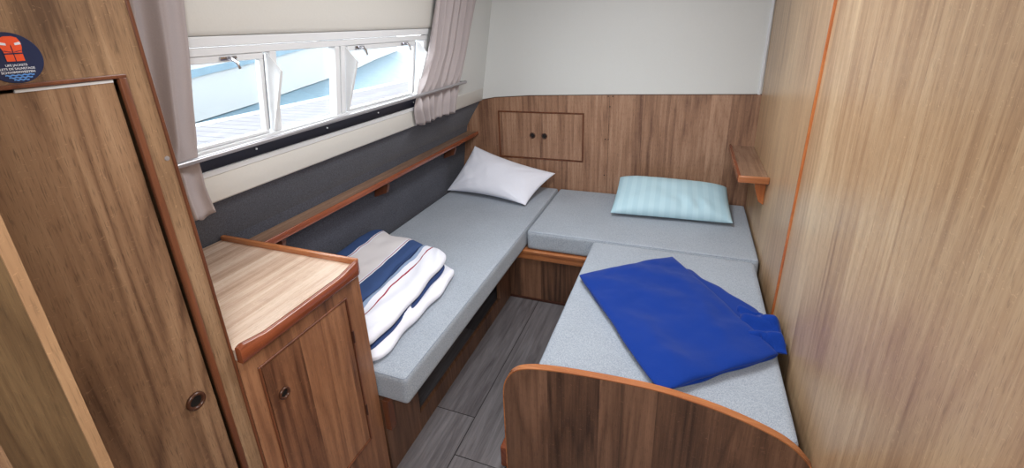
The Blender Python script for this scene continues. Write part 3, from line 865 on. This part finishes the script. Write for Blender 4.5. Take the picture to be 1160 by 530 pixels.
# white pillow leaning into the back-left corner
b = B(); uvl = b.loops.layers.uv.new('UVMap')
def wr1(u, v, p, k):
    w = .010*fbm(p, 7, 3, 2.2)*k
    # creases radiating from the corners
    for (cu, cv, a) in ((0,0,.8),(1,0,2.3),(1,1,-2.4),(0,1,-.8)):
        d = math.hypot((u-cu), (v-cv)*.7); ang = math.atan2(v-cv, u-cu)
        w += .005*math.exp(-(d/.32)**2)*math.sin(ang*14+cu*2)*k
    return w
puff(b, [(-1.465,2.515,.462),(-.868,2.415,.458),(-.775,2.768,.560),(-1.348,2.742,.722)], .165, 2.2, 70, 56, .022, wr1, bottom=.8, z_min=.4435, uvl=uvl)
o = ob('pillow', b, M['white_pillow'], None, True)
tag(o, 'plump white pillow leaning into the corner of the left berth below the wall cupboard', 'pillow', 'pillows')

b = B(); uvl = b.loops.layers.uv.new('UVMap')
def wr2(u, v, p, k):
    w = .006*fbm(p, 8, 3, 5.1)*k
    if v < .55:
        w += .007*math.sin(u*30+4*v+2*math.sin(u*9))*math.exp(-((v-.18)/.13)**2)*k
    return w
puff(b, [(-.350,2.415,.470),(.290,2.450,.468),(.266,2.74,.566),(-.346,2.74,.578)], .150, 3.4, 80, 60, .006, wr2, bottom=.4, z_min=.4435, uvl=uvl, pw=.45)
o = ob('pillow', b, M['blue_pillow'], None, True)
tag(o, 'pale blue pillow with faint satin stripes lying against the back wall at the right', 'pillow', 'pillows')

# folded striped duvet on the left berth
t = thing('duvet', 'folded duvet with navy, cream and red stripes on the left berth beside the cabinet', 'duvet', (-1.15,1.3,.443))
def edgef(sd, amp):
    def f(u, v):
        e = max(abs(2*u-1), abs(2*v-1))**6
        return Vector((amp*noise.noise(Vector((v*5+sd, u*2, 0)))*e, amp*noise.noise(Vector((u*5, v*3, sd)))*e, 0))
    return f
def wrd(sd):
    def f(u, v, p, k):
        w = .010*fbm(p, 5, 3, sd)*k
        w += .0045*math.sin(38*(u+.12*math.sin(v*5+sd))+3*v)*math.exp(-((u-.86)/.16)**2)*k
        w -= .010*math.exp(-((u-.675+.02*math.sin(v*11))/.018)**2)*k
        return w
    return f
b = B(); uvl = b.loops.layers.uv.new('UVMap')
puff(b, [(-1.42,.955,.466),(-.880,.950,.464),(-.888,1.575,.466),(-1.40,1.73,.466)], .054, 8, 70, 70, 0, wrd(3.3), z_min=.4435, uvl=uvl, edge=edgef(1.0,.02), rc=.07, pw=.42)
ob('lower_fold', b, M['duvet_low'], t, True)
b = B()
puff(b, [(-1.41,.965,.492),(-.900,.96,.488),(-.935,1.565,.492),(-1.40,1.725,.492)], .016, 7, 40, 40, 0, None, edge=edgef(2.0,.012), rc=.07)
o = ob('inner_fold', b, M['duvet_navy'], t, True); o['label'] = 'navy underside showing between the folds'
b = B(); uvl = b.loops.layers.uv.new('UVMap')
puff(b, [(-1.43,.955,.521),(-.900,.950,.515),(-.946,1.61,.520),(-1.472,1.735,.521)], .060, 8, 100, 90, 0, wrd(8.3), uvl=uvl, edge=edgef(5.0,.022), rc=.07, pw=.42)
ob('upper_fold', b, M['duvet_top'], t, True)

# folded blue blanket on the right berth
b = B()
def wrb(sd, a=.006):
    def f(u, v, p, k):
        return (a*fbm(p, 5, 3, sd)+.0012*fbm(p, 22, 2, sd))*k
    return f
def rnd_corner(u, v): return Vector((0,0,0))
def wblank(u, v, p, k):
    w_ = .009*fbm(p, 6, 3, 4.4)*k+.0012*fbm(p, 24, 2, 1.3)*k
    w_ += .003*math.sin(14*(u-v)+3*math.sin(4*u))*k
    w_ += .0045*math.exp(-((v-.72-.1*math.sin(u*4))/.07)**2)*math.sin(u*PI)*k
    w_ -= .004*math.exp(-((u-.80+.12*v)/.05)**2)*k
    return w_
# corners: near the aisle, near the footboard, at the wall, at the back
puff(b, [(-.350,1.665,.454),(.020,1.140,.454),(.372,1.425,.454),(.085,1.925,.454)], .021, 12, 60, 60, 0, None, z_min=.4435, edge=edgef(3.0,.010), rc=.05, pw=.4)
puff(b, [(-.372,1.690,.470),(.002,1.122,.468),(.352,1.400,.473),(.004,1.978,.472)], .032, 11, 90, 90, .0, wblank, z_min=.448, edge=edgef(7.0,.010), rc=.012, pw=.42)
# the under layers run on towards the wall and ruck up there
puff(b, [(.06,1.90,.459),(.18,1.55,.459),(.345,1.47,.462),(.315,1.655,.462)], .024, 8, 40, 40, 0, None, z_min=.4435, edge=edgef(9.0,.014), rc=.08, pw=.42)
def wruck(sd):
    def f(u, v, p, k): return (.018*math.sin(u*13+sd+v*2)+.008*fbm(p, 16, 2, sd))*k
    return f
puff(b, [(.235,1.64,.472),(.262,1.47,.470),(.374,1.42,.470),(.345,1.60,.474)], .040, 3.2, 50, 40, 0, wruck(1.2), z_min=.446, edge=edgef(11.0,.02), rc=.12)
puff(b, [(.300,1.62,.476),(.318,1.43,.472),(.376,1.405,.470),(.374,1.585,.480)], .052, 2.8, 50, 40, 0, wruck(3.1), z_min=.446, edge=edgef(13.0,.015), rc=.14)
o = ob('folded_blanket', b, M['blue'], None, True)
tag(o, 'folded royal blue fleece blanket on the right berth cushion, its end rumpled against the wall', 'blanket')

# ------------------------------------------------------------------ outside
b = B(); bx(b, -90, -1.9, -30, 90, -.05, 0); struct(ob('water', b, M['water'])); 
t = thing('jetty', 'pale planked jetty running alongside outside the window', 'jetty', (-3.0,4,.2))
b = B(); bx(b, -4.05, -1.75, -6, 24, .69, .75); ob('deck', b, M['jetty'], t)
b = B(); bx(b, -4.17, -4.05, -6, 24, .62, .765, .01, 1); ob('kerb', b, M['kerb'], t)
for yy in (-4,0,4,8,12,16,20):
    for xx in (-3.9,-1.95):
        b = B(); tube(b, [(xx,yy,-.9),(xx,yy,.69)], .11, 12); ob('pile', b, M['jetty'], t)
# moored white boat across the water
t = thing('moored_boat', 'white hull of a moored boat with a bluish band, beyond the jetty outside the window', 'boat', (-9,8,0))
side = [(-6.4,-8),(-7.4,-2),(-8.0,2.5),(-8.5,5.6),(-9.34,7.7),(-10.85,10.9),(-12.96,15.5),(-16.6,22.0),(-21.0,30.4)]
far = [(-23.2,30.0),(-21.5,20),(-18,8),(-15,-8)]
def hull(z0, z1, f0, f1, mat, name, rise=0.0):
    b = B()
    def ring(z, fl, rs):
        return [b.verts.new((x+fl, y, z+rs*max(0, y-5)/25)) for x, y in side]+[b.verts.new((x-fl, y, z+rs*max(0, y-5)/25)) for x, y in far]
    A, C_ = ring(z0, f0, rise if z0 > .1 else 0), ring(z1, f1, rise)
    n = len(A)
    for k in range(n): b.faces.new((A[k], A[(k+1) % n], C_[(k+1) % n], C_[k]))
    b.faces.new(C_); b.faces.new(A[::-1]); bmesh.ops.recalc_face_normals(b, faces=b.faces[:])
    return ob(name, b, mat, t)
hull(.02, .80, 0, .22, M['hull_white'], 'lower_hull', 1.3)
hull(.80, .93, .26, .28, M['hull_blue'], 'rubbing_band', 1.3)
hull(.93, 1.75, .24, .40, M['hull_white'], 'upper_hull', 1.3)

# ------------------------------------------------------------------ light
w = bpy.data.worlds.new('sky'); SC.world = w; w.use_nodes = True
nt = w.node_tree; bg = nt.nodes['Background']
bg.inputs[0].default_value = (.93,.97,1.0,1); bg.inputs[1].default_value = 8.0
def area(name, loc, size, size_y, power, rot, col=(1,.97,.92)):
    l = bpy.data.lights.new(name, 'AREA'); l.shape = 'RECTANGLE'; l.size = size; l.size_y = size_y; l.energy = power; l.color = col
    o = bpy.data.objects.new(name, l); COL.objects.link(o); o.location = loc; o.rotation_euler = rot
    return o
area('ceiling_fill', (-.35,1.5,CEIL-.02), .3, .9, 17, (0,0,0), (.97,.98,1))  # unseen fill light added to brighten the cabin from above
area('rear_fill', (.12,-.30,1.86), .5, .5, 25, (math.radians(28),math.radians(28),0), (.97,.98,1))  # added fill behind the camera, angled to brighten the wardrobe

SC.view_settings.view_transform = 'Standard'; SC.view_settings.look = 'None'
SC.view_settings.exposure = 0.2; SC.view_settings.gamma = 1.0; SC.view_settings.use_curve_mapping = False
SC.cycles.max_bounces = 8
SC.cycles.use_denoising = True
